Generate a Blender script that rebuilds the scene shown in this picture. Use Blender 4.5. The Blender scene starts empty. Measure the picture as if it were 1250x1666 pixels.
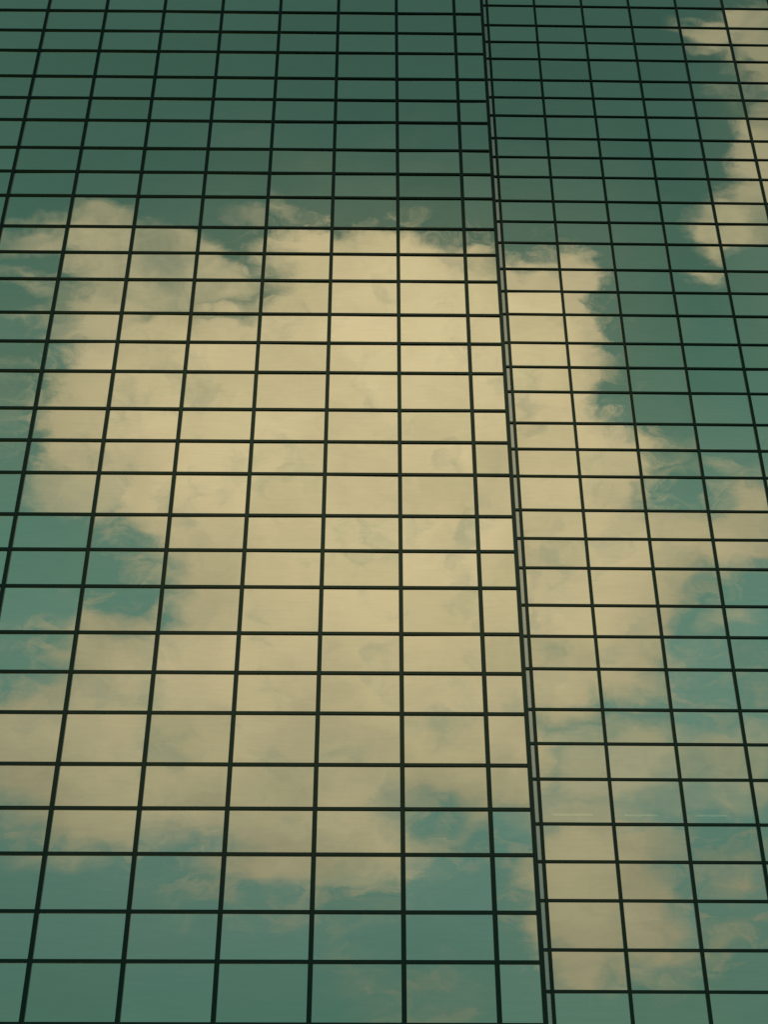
import bpy, bmesh, math, random
from mathutils import Vector, Matrix
random.seed(7)
S = bpy.context.scene
COL = S.collection

# ------------------------------------------------------------------ camera
F = 2150.0                    # focal length in units of a 1250 x 1666 picture
PITCH = 0.572
CAM_Z = 1.6
cd = bpy.data.cameras.new('camera'); cam = bpy.data.objects.new('camera', cd); COL.objects.link(cam)
cam.location = (0, 0, CAM_Z); cam.rotation_euler = (math.pi/2 + PITCH, 0, 0)
cd.sensor_fit = 'VERTICAL'; cd.sensor_height = 36; cd.lens = F/1666*36
cd.clip_start = .1; cd.clip_end = 6000
S.camera = cam
S.view_settings.view_transform = 'Standard'; S.view_settings.look = 'None'
S.view_settings.exposure = 0; S.view_settings.gamma = 1; S.view_settings.use_curve_mapping = False

# ------------------------------------------------------------------ towers: position of the two glass fronts
W = 2.25                      # width of one glass bay
FR = dict(
    front=dict(D=14.5167*W, yaw=0.0105, x0=0.2128*W, z0=19.5841*W + CAM_Z),
    back=dict(D=17.6321*W, yaw=0.0160, x0=2.1686*W, z0=24.0551*W + CAM_Z))
TALL, SHORT = .647*W, .5344*W

def pix_dir(X, Y):
    """view direction of a point of the picture"""
    a = (X - 625)/F; b = -(Y - 833)/F
    c, s = math.cos(PITCH), math.sin(PITCH)
    return Vector((a, c - b*s, s + b*c))
def hit(fr, X, Y):
    d = pix_dir(X, Y); n = Vector((-math.sin(fr['yaw']), math.cos(fr['yaw']), 0))
    p0 = Vector((fr['x0'], fr['D'], 0)); o = Vector((0, 0, CAM_Z))
    t = (p0 - o).dot(n)/d.dot(n)
    return o + d*t

# ------------------------------------------------------------------ world: clear sky with cumulus
SUN_EL, SUN_AZ = math.radians(48), math.radians(-32)    # behind the towers, to the left of the view
world = bpy.data.worlds.new('World'); S.world = world; world.use_nodes = True
nt = world.node_tree; N = nt.nodes; Lk = nt.links; N.clear()
def node(t, **k):
    n = N.new(t)
    for a, b in k.items(): setattr(n, a, b)
    return n
def put(sock, v):
    if hasattr(v, 'is_output'): Lk.new(v, sock)
    else: sock.default_value = v
def mth(op, a, b=None, c=None, clamp=False):
    n = node('ShaderNodeMath', operation=op, use_clamp=clamp)
    put(n.inputs[0], a)
    if b is not None: put(n.inputs[1], b)
    if c is not None: put(n.inputs[2], c)
    return n.outputs[0]
def smooth(v, lo, hi, a=0., b=1.):
    n = node('ShaderNodeMapRange', interpolation_type='SMOOTHSTEP')
    put(n.inputs['Value'], v); put(n.inputs['From Min'], lo); put(n.inputs['From Max'], hi)
    put(n.inputs['To Min'], a); put(n.inputs['To Max'], b)
    return n.outputs[0]
def mixc(f, a, b, mode='MIX'):
    n = node('ShaderNodeMix', data_type='RGBA', blend_type=mode)
    put(n.inputs[0], f); put(n.inputs[6], a); put(n.inputs[7], b)
    return n.outputs[2]
def noise(vec, scale, detail=4, rough=.55, dist=0.):
    n = node('ShaderNodeTexNoise'); put(n.inputs['Vector'], vec)
    n.inputs['Scale'].default_value = scale; n.inputs['Detail'].default_value = detail
    n.inputs['Roughness'].default_value = rough; n.inputs['Distortion'].default_value = dist
    return n
STR = 0.10
out = node('ShaderNodeOutputWorld'); bg = node('ShaderNodeBackground'); bg.inputs[1].default_value = STR
Lk.new(bg.outputs[0], out.inputs[0])
world.cycles.sampling_method = 'NONE'
sky = node('ShaderNodeTexSky', sky_type='NISHITA'); sky.sun_disc = False
sky.sun_elevation = SUN_EL; sky.sun_rotation = SUN_AZ; sky.altitude = 100
sky.air_density = 1.0; sky.dust_density = 0.6; sky.ozone_density = 2.0
tc = node('ShaderNodeTexCoord'); D = tc.outputs['Generated']
# cloud bank coordinates: tangent plane facing the part of the sky the towers look at (1 unit = 100/F radians)
sp, cp = math.sin(PITCH), math.cos(PITCH)
def dot(v):
    n = node('ShaderNodeVectorMath', operation='DOT_PRODUCT'); Lk.new(D, n.inputs[0]); n.inputs[1].default_value = v
    return n.outputs['Value']
w_ = mth('MAXIMUM', dot((0, -cp, sp)), .25)
u_ = mth('DIVIDE', mth('MULTIPLY', dot((1, 0, 0)), F/100), w_)
v_ = mth('DIVIDE', mth('MULTIPLY', dot((0, sp, cp)), F/100), w_)
cmb = node('ShaderNodeCombineXYZ'); put(cmb.inputs[0], u_); put(cmb.inputs[1], v_)
P0 = cmb.outputs[0]
def seam_x(Y):  # picture x where the corner of the front tower stands
    return 627 + (Y + 2543)/4203*261
def sky_uv(X, Y):
    fr = FR['front'] if X < seam_x(Y) else FR['back']
    d = pix_dir(X, Y).normalized(); n = Vector((-math.sin(fr['yaw']), math.cos(fr['yaw']), 0))
    r = d - 2*d.dot(n)*n
    w = -r.y*cp + r.z*sp
    return r.x/w*F/100, (r.y*sp + r.z*cp)/w*F/100
# ragged edges: the coordinates are stirred by two sizes of noise
def stir(vec, scale, amp, detail, rough=.55):
    st = node('ShaderNodeVectorMath', operation='MULTIPLY'); put(st.inputs[0], vec); st.inputs[1].default_value = (.75, 1.25, 1)
    nz = noise(st.outputs[0], scale, detail, rough)
    a = node('ShaderNodeVectorMath', operation='SUBTRACT'); put(a.inputs[0], nz.outputs['Color']); a.inputs[1].default_value = (.5, .5, .5)
    b = node('ShaderNodeVectorMath', operation='MULTIPLY_ADD'); put(b.inputs[0], a.outputs[0]); b.inputs[1].default_value = (amp, amp*.8, 0); put(b.inputs[2], vec)
    return b.outputs[0]
P1 = stir(P0, 1.1, 1.2, 7, .68)
def field(blobs, vec, k=.18, after=None):
    acc = None
    if after is not None:
        q = node('ShaderNodeVectorMath', operation='MULTIPLY_ADD'); put(q.inputs[0], after); q.inputs[1].default_value = (1e-6, 1e-6, 0); put(q.inputs[2], vec)
        vec = q.outputs[0]
    for X, Y, rx, ry, rot in blobs:
        u, v = sky_uv(X, Y)
        src = vec
        if acc is not None:      # chained one after the other, which keeps the shader small
            q = node('ShaderNodeVectorMath', operation='MULTIPLY_ADD'); put(q.inputs[0], acc); q.inputs[1].default_value = (1e-6, 1e-6, 0); put(q.inputs[2], vec)
            src = q.outputs[0]
        m = node('ShaderNodeMapping', vector_type='TEXTURE'); put(m.inputs['Vector'], src)
        m.inputs['Location'].default_value = (u, v, 0); m.inputs['Rotation'].default_value = (0, 0, math.radians(rot))
        m.inputs['Scale'].default_value = (rx/100, ry/100, 1)
        ln = node('ShaderNodeVectorMath', operation='LENGTH'); put(ln.inputs[0], m.outputs[0])
        R = min(rx, ry)/100
        s = mth('MULTIPLY_ADD', ln.outputs['Value'], -R, R)
        acc = s if acc is None else mth('SMOOTH_MAX', acc, s, k)
    return acc
# x, y, radius x, radius y, turn: (turn is anticlockwise)
DENSE = [
    (650, 640, 240, 240, 0), (520, 860, 340, 330, 0), (720, 1040, 200, 330, 0), (400, 1150, 390, 230, 0), (560, 500, 190, 115, 15),
    (700, 480, 150, 88, -8), (250, 640, 190, 110, 0), (170, 700, 120, 75, 10), (330, 560, 170, 70, 8), (130, 1210, 190, 115, 0), (240, 1300, 330, 80, -4),
    (520, 1330, 220, 100, 0), (640, 1370, 110, 70, 10), (450, 1410, 150, 52, 0), (860, 1250, 80, 130, 0), (860, 560, 130, 150, 0), (920, 500, 62, 80, 0), (930, 640, 60, 62, 0), (900, 760, 150, 120, 0),
    (1000, 770, 88, 72, 0), (980, 880, 160, 110, 0), (1130, 905, 130, 62, 12), (1225, 865, 95, 75, 20), (980, 1000, 165, 110, 0), (1010, 1090, 100, 62, -20), (915, 1110, 80, 70, 0),
    (520, 428, 110, 46, 8), (640, 415, 90, 35, -2), (760, 425, 55, 32, -5),
    (1370, 230, 90, 240, 0),
    (960, 1450, 135, 125, 0), (1010, 1360, 110, 40, 0), (1050, 1490, 88, 95, 0), (1090, 1555, 60, 45, 0), (960, 1560, 60, 50, 0), (1195, 1425, 42, 30, 0), (1185, 1530, 62, 20, 25), (1110, 1510, 50, 40, 0)]
HOLES = [(150, 930, 115, 58, -12), (60, 880, 110, 75, -10), (210, 975, 60, 42, 0), (10, 600, 78, 72, 0), (-5, 740, 66, 110, 0), (380, 400, 50, 34, -8), (400, 455, 40, 12, 12), (95, 830, 55, 35, -35), (1015, 640, 42, 38, 0), (1115, 815, 62, 36, 0), (1180, 1080, 85, 110, 10), (795, 1375, 40, 34, 0), (-20, 1350, 70, 35, 0),
         (708, 1336, 34, 20, 0), (830, 1350, 34, 30, 0), (20, 1070, 70, 40, 0)]
VEIL = [(1280, 70, 100, 80, 30), (1280, 240, 90, 95, 0), (1240, 340, 115, 66, 12), (1190, 385, 80, 44, 0), (160, 400, 180, 42, 0), (250, 440, 150, 75, -8), (90, 368, 110, 20, 4), (200, 368, 110, 26, 0), (60, 520, 60, 18, 0), (60, 470, 80, 14, -14), (180, 520, 100, 50, 0), (450, 352, 85, 13, -16), (415, 333, 40, 8, 10), (350, 470, 100, 34, 20),
        (1185, 765, 70, 16, -20), (1000, 1240, 260, 90, 0), (1180, 1240, 160, 80, 0), (940, 1330, 170, 60, 0), (1150, 1310, 130, 36, 0),
        (1060, 1590, 150, 40, 0), (140, 800, 110, 75, 0), (1200, 1010, 60, 40, 0), (560, 370, 24, 9, 0), (612, 364, 20, 8, 0), (100, 1390, 120, 40, 0), (1180, 40, 90, 36, 0), (610, 1420, 180, 40, 0), (1090, 770, 60, 14, 15)]
FAINT = [(50, 1020, 150, 50, 8), (60, 1120, 190, 90, 0), (700, 1630, 140, 80, 0), (590, 1580, 90, 60, -20), (290, 1490, 110, 34, -30), (1100, 780, 110, 30, 15), (1180, 1180, 150, 200, 0), (860, 1440, 60, 110, 0), (500, 1480, 260, 60, 0), (1170, 1470, 120, 110, 0), (20, 640, 60, 120, 0), (1230, 150, 90, 90, 0)]
Fd = field(DENSE, P1); Fh = field(HOLES, P1, .1, after=Fd); Fv = field(VEIL, P1, after=Fh); Ff = field(FAINT, P1, after=Fv)
# further billows and gaps everywhere, so that the sky goes on in the same way outside the bank
gen = noise(D, 3.1, 6, .58, .3).outputs['Fac']
side = mth('MAXIMUM', mth('ABSOLUTE', mth('DIVIDE', u_, 7.6)), mth('ABSOLUTE', mth('DIVIDE', v_, 9.6)))
away = smooth(side, 1.0, 1.5)
Fd = mth('ADD', mth('MULTIPLY', Fd, mth('SUBTRACT', 1, away)), mth('MULTIPLY', away, mth('MULTIPLY_ADD', gen, 9.0, -4.9)))
fine = noise(P0, 3.2, 6, .66).outputs['Fac']
Fd = mth('MULTIPLY_ADD', mth('SUBTRACT', fine, .5), .22, Fd)
Fd = mth('MINIMUM', Fd, mth('MULTIPLY', Fh, -1.0))
soft = smooth(v_, -6.5, 3.0, .42, .23)          # crisp tops, ragged soft bases
dense = smooth(Fd, mth('MULTIPLY', soft, -.45), soft)
thin = noise(P1, .8, 7, .64).outputs['Fac']                          # here and there blue shows through the heap
dense = mth('MULTIPLY', dense, smooth(thin, .50, .70, 1.0, .70))
patch = noise(P0, .55, 7, .6).outputs['Fac']
veil = mth('MULTIPLY', smooth(Fv, -.08, mth('MULTIPLY', soft, 1.1)), smooth(patch, .34, .60, .38, .80))
st = node('ShaderNodeVectorMath', operation='MULTIPLY'); put(st.inputs[0], P1); st.inputs[1].default_value = (.8, 1.5, 1)
wisp = smooth(noise(st.outputs[0], 1.5, 6, .68, .8).outputs['Fac'], .42, .66)
fringe = mth('MULTIPLY', mth('MULTIPLY', smooth(Fd, -.62, .1), wisp), .70)
faint = mth('MULTIPLY', smooth(Ff, -.15, .55), mth('MULTIPLY_ADD', wisp, .30, .14))
cover = mth('MAXIMUM', mth('MAXIMUM', dense, veil), mth('MAXIMUM', fringe, faint))
# thickness of the cloud makes it brighter, hollows greyer
body = noise(P1, .34, 6, .6).outputs['Fac']
tone = mth('MULTIPLY', smooth(body, .32, .60, .86, 1.04), smooth(mth('MAXIMUM', Fd, mth('MULTIPLY', Fv, 2.0)), -.2, .9, .84, 1.0))
gx, gy = sky_uv(640, 560)
m = node('ShaderNodeMapping', vector_type='TEXTURE'); put(m.inputs['Vector'], P0)
m.inputs['Location'].default_value = (gx, gy, 0); m.inputs['Scale'].default_value = (11.5, 12.5, 1)
ln = node('ShaderNodeVectorMath', operation='LENGTH'); put(ln.inputs[0], m.outputs[0])
tone = mth('MULTIPLY', tone, smooth(ln.outputs['Value'], 0., 1.0, 1.04, .56))   # brightness put into the cloud colour: strongest at this centre, dimming outwards
white = mixc(smooth(tone, .45, .95), (6.5, 6.6, 7.5, 1), (7.35, 6.6, 7.0, 1))
cc = node('ShaderNodeVectorMath', operation='SCALE'); put(cc.inputs[0], white); put(cc.inputs['Scale'], tone)
up = dot((0, 0, 1))
blue = mixc(1.0, sky.outputs[0], mixc(smooth(up, .2, .65), (.55, .85, .80, 1), (.62, .93, .69, 1)), 'MULTIPLY')
lift = mth('ADD', smooth(up, .15, .50, .60, 1.65), smooth(up, .50, .80, 0, -.42))
air = node('ShaderNodeVectorMath', operation='SCALE'); put(air.inputs[0], blue); put(air.inputs['Scale'], lift)
mist = mth('MULTIPLY', smooth(Fd, -2.2, .1, 0, .10), 1)          # thin mist round the heap
put(bg.inputs[0], mixc(mth('MAXIMUM', cover, mist), air.outputs[0], cc.outputs[0]))

sl = bpy.data.lights.new('sun', 'SUN'); sun = bpy.data.objects.new('sun', sl); COL.objects.link(sun)
sl.energy = 2.5; sl.angle = math.radians(.5); sl.color = (1, .93, .82)
sv = Vector((math.sin(SUN_AZ)*math.cos(SUN_EL), math.cos(SUN_AZ)*math.cos(SUN_EL), math.sin(SUN_EL)))
sun.rotation_euler = sv.to_track_quat('Z', 'Y').to_euler()
sun.location = (0, 0, 120)

# ------------------------------------------------------------------ materials
def mat(name):
    m = bpy.data.materials.new(name); m.use_nodes = True; m.node_tree.nodes.clear(); return m, m.node_tree
def simple(name, col, rough=.6, metal=0., grain=0., gscale=6., spec=.5):
    m, t = mat(name); o = t.nodes.new('ShaderNodeOutputMaterial'); b = t.nodes.new('ShaderNodeBsdfPrincipled')
    t.links.new(b.outputs[0], o.inputs[0])
    b.inputs['Roughness'].default_value = rough; b.inputs['Metallic'].default_value = metal; b.inputs['Specular IOR Level'].default_value = spec
    g = t.nodes.new('ShaderNodeNewGeometry'); n = t.nodes.new('ShaderNodeTexNoise'); n.inputs['Scale'].default_value = gscale; n.inputs['Detail'].default_value = 6
    t.links.new(g.outputs['Position'], n.inputs['Vector'])
    r = t.nodes.new('ShaderNodeMix'); r.data_type = 'RGBA'
    t.links.new(n.outputs['Fac'], r.inputs[0])
    r.inputs[6].default_value = tuple(c*(1-grain) for c in col)+(1,); r.inputs[7].default_value = tuple(c*(1+grain) for c in col)+(1,)
    t.links.new(r.outputs[2], b.inputs['Base Color'])
    return m
def glass_mat():
    m, t = mat('bronze_mirror_glass'); n = t.nodes; l = t.links
    o = n.new('ShaderNodeOutputMaterial'); gl = n.new('ShaderNodeBsdfPrincipled')
    gl.inputs['Metallic'].default_value = 1; gl.inputs['Roughness'].default_value = 0
    tr = n.new('ShaderNodeBsdfTransparent'); tr.inputs[0].default_value = (.6, .66, .5, 1)
    mx = n.new('ShaderNodeMixShader'); bk = n.new('ShaderNodeNewGeometry'); fm = n.new('ShaderNodeMapRange'); l.new(bk.outputs['Backfacing'], fm.inputs[0]); fm.inputs[3].default_value = .07; fm.inputs[4].default_value = .95; l.new(fm.outputs[0], mx.inputs[0])   # mirror coat on the outer face only
    l.new(gl.outputs[0], mx.inputs[1]); l.new(tr.outputs[0], mx.inputs[2]); l.new(mx.outputs[0], o.inputs[0])
    info = n.new('ShaderNodeObjectInfo'); geo = n.new('ShaderNodeNewGeometry')
    # each sheet a hair lighter or darker
    c = n.new('ShaderNodeMix'); c.data_type = 'RGBA'; l.new(info.outputs['Random'], c.inputs[0])
    c.inputs[6].default_value = (.80, .765, .385, 1); c.inputs[7].default_value = (.915, .85, .44, 1)
    # thin film of dust, drawn sideways and down
    st = n.new('ShaderNodeVectorMath'); st.operation = 'MULTIPLY'; l.new(geo.outputs['Position'], st.inputs[0]); st.inputs[1].default_value = (.5, .5, 5)
    dn = n.new('ShaderNodeTexNoise'); dn.inputs['Scale'].default_value = 2.2; dn.inputs['Detail'].default_value = 8; dn.inputs['Roughness'].default_value = .7
    l.new(st.outputs[0], dn.inputs['Vector'])
    mr = n.new('ShaderNodeMapRange'); l.new(dn.outputs['Fac'], mr.inputs[0]); mr.inputs[1].default_value = .3; mr.inputs[2].default_value = .75; mr.inputs[3].default_value = .955; mr.inputs[4].default_value = 1.035
    sc = n.new('ShaderNodeVectorMath'); sc.operation = 'SCALE'; l.new(c.outputs[2], sc.inputs[0]); l.new(mr.outputs[0], sc.inputs['Scale'])
    l.new(sc.outputs[0], gl.inputs['Base Color'])
    # rolled glass is never flat: slow waves, different in every sheet
    off = n.new('ShaderNodeVectorMath'); off.operation = 'MULTIPLY_ADD'; l.new(info.outputs['Random'], off.inputs[0]); off.inputs[1].default_value = (40, 40, 40); l.new(geo.outputs['Position'], off.inputs[2])
    wn = n.new('ShaderNodeTexNoise'); wn.inputs['Scale'].default_value = .55; wn.inputs['Detail'].default_value = 1.5
    l.new(off.outputs[0], wn.inputs['Vector'])
    bp = n.new('ShaderNodeBump'); bp.inputs['Strength'].default_value = 1; bp.inputs['Distance'].default_value = .005
    l.new(wn.outputs['Fac'], bp.inputs['Height']); l.new(bp.outputs[0], gl.inputs['Normal'])
    return m
M = dict(
    glass=glass_mat(),
    frame=simple('dark_anodised_aluminium', (.033, .050, .026), .15, 1.0, .35, 30),
    pale=simple('pale_enamelled_metal', (.52, .53, .32), .22, 1.0, .06, 3),
    inner=simple('dim_plaster', (.05, .05, .045), .9, 0, .2, 2),
    slab=simple('concrete', (.16, .16, .15), .85, 0, .2, 4),
    granite=simple('grey_granite', (.22, .21, .20), .45, 0, .35, 25),
    roof=simple('roof_gravel', (.25, .24, .22), .95, 0, .4, 20),
    paving=simple('plaza_paving', (.24, .23, .21), .75, 0, .2, 3),
    ground=simple('asphalt', (.055, .055, .055), .85, 0, .25, 2))
tm, t = mat('fluorescent_tube'); o = t.nodes.new('ShaderNodeOutputMaterial'); e = t.nodes.new('ShaderNodeEmission')
e.inputs[0].default_value = (1, .95, .78, 1); e.inputs[1].default_value = 2.0; t.links.new(e.outputs[0], o.inputs[0]); M['tube'] = tm

# ------------------------------------------------------------------ helpers
def add_box(bm, x0, x1, y0, y1, z0, z1, bev=0.):
    r = bmesh.ops.create_cube(bm, size=1)
    bmesh.ops.transform(bm, verts=r['verts'], matrix=Matrix.Translation(((x0+x1)/2, (y0+y1)/2, (z0+z1)/2)) @ Matrix.Diagonal((x1-x0, y1-y0, z1-z0, 1)))
    if bev:
        es = list({e for v in r['verts'] for e in v.link_edges})
        bmesh.ops.bevel(bm, geom=es, offset=bev, segments=1, affect='EDGES')
def mesh(name, bm, m):
    me = bpy.data.meshes.new(name); bm.to_mesh(me); bm.free(); me.materials.append(m); return me
def link(name, me, parent=None, loc=(0, 0, 0), **props):
    ob = bpy.data.objects.new(name, me); COL.objects.link(ob); ob.location = loc
    if parent: ob.parent = parent
    for k, v in props.items(): ob[k] = v
    return ob
def boxobj(name, dims, m, parent=None, bev=0., **props):
    bm = bmesh.new(); add_box(bm, *dims, bev); return link(name, mesh(name, bm, m), parent, **props)

# ------------------------------------------------------------------ ground
boxobj('ground', (-2500, 2500, -2500, 2500, -.5, -.124), M['ground'], kind='structure')
bm = bmesh.new(); add_box(bm, -60, 70, -12, 95, -.3, 0, .02)
link('pavement', mesh('pavement', bm, M['paving']), kind='structure')

# ------------------------------------------------------------------ glass towers
MW, TH, OUT = .122, .088, .050        # mullion width, transom height, how far they stand out from the glass
bm = bmesh.new(); add_box(bm, -.5, .5, 0, 1, -.5, .5); PANE = mesh('pane', bm, M['glass'])
Lrows = [22.2,54.5,87.2,128.8,163.9,199.7,244.8,283.4,322.7,372.4,414.4,458,512.5,559.1,607.3,667.8,719.7,772.4,839.9,896.9,956.4,1031.4,1095.6,1161.3,1244.9,1316.6,1390.8,1484.5,1565.4,1667.5]
Rrows = [13.6,45.4,72.4,99.8,133.9,162.4,191.9,228.7,259.2,291.2,330.3,363.9,398.4,440.8,476.9,514.2,560.4,599.7,640,690.7,733.1,777,832,878.2,926,986.5,1036.9,1089.8,1155.8,1211.3,1269,1341.8,1403.1,1466.3,1546.4,1614.1]
def heights(fr, rows, X, up, down):
    z = [hit(fr, X, y).z for y in rows]
    top = list(z); k = 0
    hi = z[0]; pre = []
    for s in up: hi += s; pre.insert(0, hi)
    lo = z[-1]; post = []
    k = 0
    while lo > 1.1 + SHORT:
        lo -= down[k % 3]; k += 1; post.append(lo)
    return pre + z + post
zL = heights(FR['front'], Lrows, 650, [TALL, SHORT, SHORT]*3, [SHORT, SHORT, TALL])
zR = heights(FR['back'], Rrows, 1120, [SHORT, SHORT, TALL]*3, [SHORT, TALL, SHORT])

def seen(p, mx=60):
    d = p - Vector((0, 0, CAM_Z)); c, s = cp, sp
    yc = d.y*c + d.z*s; zc = -d.y*s + d.z*c
    if yc <= 0: return False
    X = 625 + F*d.x/yc; Y = 833 - F*zc/yc
    return -mx < X < 1250+mx and -mx < Y < 1666+mx

def tower(key, zs, cols, label, first_pale=None, depth=26, mw=MW):
    fr = FR[key]
    root = bpy.data.objects.new('glass_tower', None); COL.objects.link(root)
    root.location = (fr['x0'], fr['D'], 0); root.rotation_euler = (0, 0, fr['yaw']); root.empty_display_size = 3
    root['label'] = label; root['category'] = 'building'
    root['group'] = 'mirror glass towers'
    mat_w = Matrix.Translation(root.location) @ Matrix.Rotation(fr['yaw'], 4, 'Z')
    xs = [c*W for c in cols]; x0, x1 = xs[0], xs[-1]; ztop, zbot = zs[0], zs[-1]
    vis = lambda a, b, lo, hi: any(seen(mat_w @ Vector(q)) for q in ((a, 0, lo), (b, 0, lo), (a, 0, hi), (b, 0, hi)))
    # sheets of glass
    rest = bmesh.new(); count = 0
    for i in range(len(xs)-1):
        for j in range(len(zs)-1):
            a, b, hi, lo = xs[i], xs[i+1], zs[j], zs[j+1]
            if first_pale and i == 0: continue
            if vis(a, b, lo, hi):
                p = link('pane', PANE, root, ((a+b)/2, 0, (lo+hi)/2)); count += 1
                p.scale = (b-a-.05, .024, hi-lo-.05)
                p.rotation_euler = (random.gauss(0, .0029), 0, random.gauss(0, .0026))
            else: add_box(rest, a+.025, b-.025, 0, .024, lo+.025, hi-.025)
    # the glazed flank (and the far flank) of the block
    nb = max(2, round(depth/W))
    for k in range(nb):
        ya, yb = .35 + k*(depth-.5)/nb, .35 + (k+1)*(depth-.5)/nb
        for j in range(len(zs)-1):
            for xx in ((x1-.03-.024, x1-.03), (x0+.03, x0+.03+.024)):
                add_box(rest, xx[0], xx[1], ya+.03, yb-.03, zs[j+1]+.03, zs[j]-.03)
    link('glazing', mesh('glazing', rest, M['glass']), root, kind='stuff')
    # upright mullions
    cache = {}
    for i, x in enumerate(xs):
        bm = bmesh.new(); w = mw
        add_box(bm, -w/2, w/2, -OUT, .10, zbot-.02, ztop+.1, .006)
        # pressure plate groove: cover cap in two steps
        add_box(bm, -w/2+.03, w/2-.03, -OUT-.008, -OUT+.002, zbot, ztop+.08, .002)
        link('mullion', mesh('mullion', bm, M['frame']), root, (x, 0, 0))
    # transoms, one bar per row from corner to corner
    bm = bmesh.new(); add_box(bm, x0+.02, x1-.02, -OUT+.006, .10, -TH/2, TH/2, .005); bar = mesh('transom', bm, M['frame'])
    for z in zs: link('transom', bar, root, (0, 0, z))
    # frame of the flanks
    fb = bmesh.new()
    for xx in ((x1-.06, x1+.05), (x0-.05, x0+.06)):
        for k in range(nb+1):
            yy = .35 + k*(depth-.5)/nb
            if k == 0: continue
            add_box(fb, xx[0], xx[1], yy-mw/2, yy+mw/2, zbot, ztop+.1)
        for z in zs: add_box(fb, xx[0]+.006, xx[1]-.006, .11, depth, z-TH/2, z+TH/2)
    link('flank_frame', mesh('flank_frame', fb, M['frame']), root)
    # sill band and plinth, roof
    boxobj('plinth', (x0-.1, x1+.1, -.16, depth+.1, 0, zbot-.03), M['granite'], root, .02)
    boxobj('parapet', (x0-.06, x1+.06, -.07, .3, ztop+.102, ztop+1.2), M['frame'], root, .02)
    boxobj('roof', (x0, x1, .3, depth, ztop+.1, ztop+.6), M['roof'], root)
    # what little shows through the glass: floors and an inner wall
    boxobj('interior_wall', (x0+6, x1-6 if x1-x0 > 14 else x1-.3, 5.2, depth-1, zbot, ztop), M['inner'], root)
    floors = [z for j, z in enumerate(zs) if is_floor(zs, j)]
    sb = bmesh.new(); add_box(sb, x0+.1, x1-.1, .14, depth-.2, -.15, .12); slab = mesh('floor_slab', sb, M['slab'])
    for z in floors: link('floor_slab', slab, root, (0, 0, z))
    return root, mat_w, xs, count
def is_floor(zs, j):
    return j+1 < len(zs) and (zs[j]-zs[j+1]) > (TALL+SHORT)/2
CORNER = 1.483
front, mwL, xsL, nL = tower('front', zL, list(range(-13, 2)) + [CORNER],
    'nearer mirror glass tower filling the left two thirds, ending in a narrow bay')
back, mwR, xsR, nR = tower('back', zR, [-.42] + list(range(0, 15)),
    'mirror glass tower set back on the right, a thin pale strip at its left edge', first_pale=True, mw=.112)
print('panes', nL, nR)
# thin pale infill panels between the corner of the nearer tower and the first mullion of the farther one
for j in range(len(zR)-1):
    boxobj('infill_panel', (xsR[0]+.03, xsR[1]-.03, .004, .05, zR[j+1]+.03, zR[j]-.03), M['pale'], back)

# ------------------------------------------------------------------ ceiling lights seen faintly through three panes
zc = zR[0]
def light(px0, px1, py, label):
    fr = FR['back']; o = Vector((0, 0, CAM_Z)); fr2 = dict(fr); fr2['D'] = fr['D'] + 2.35
    a = hit(fr2, px0, py); b = hit(fr2, px1, py)
    root = bpy.data.objects.new('ceiling_light', None); COL.objects.link(root)
    root.location = (a+b)/2; root.rotation_euler = (0, 0, fr['yaw']); root.empty_display_size = .3
    root['label'] = label; root['category'] = 'ceiling light'; root['group'] = 'lit ceiling lights behind the glass'
    h = (b-a).length/2
    bm = bmesh.new(); bmesh.ops.create_cone(bm, cap_ends=True, segments=12, radius1=.03, radius2=.03, depth=2*h, matrix=Matrix.Rotation(math.pi/2, 4, 'Y'))
    link('tube', mesh('tube', bm, M['tube']), root)
    bm = bmesh.new(); add_box(bm, -h-.04, h+.04, -.04, .04, .026, .08, .006)
    for s in (-h-.03, h+.01): add_box(bm, s, s+.02, -.02, .02, -.025, .027)
    link('housing', mesh('housing', bm, M['inner']), root)
light(900, 965, 1325.5, 'leftmost of the three thin bright ceiling lights behind the set back tower glass')
light(1016, 1073, 1326.5, 'middle one of the three thin bright ceiling lights behind the set back tower glass')
light(1134, 1184, 1327, 'rightmost of the three thin bright ceiling lights behind the set back tower glass')
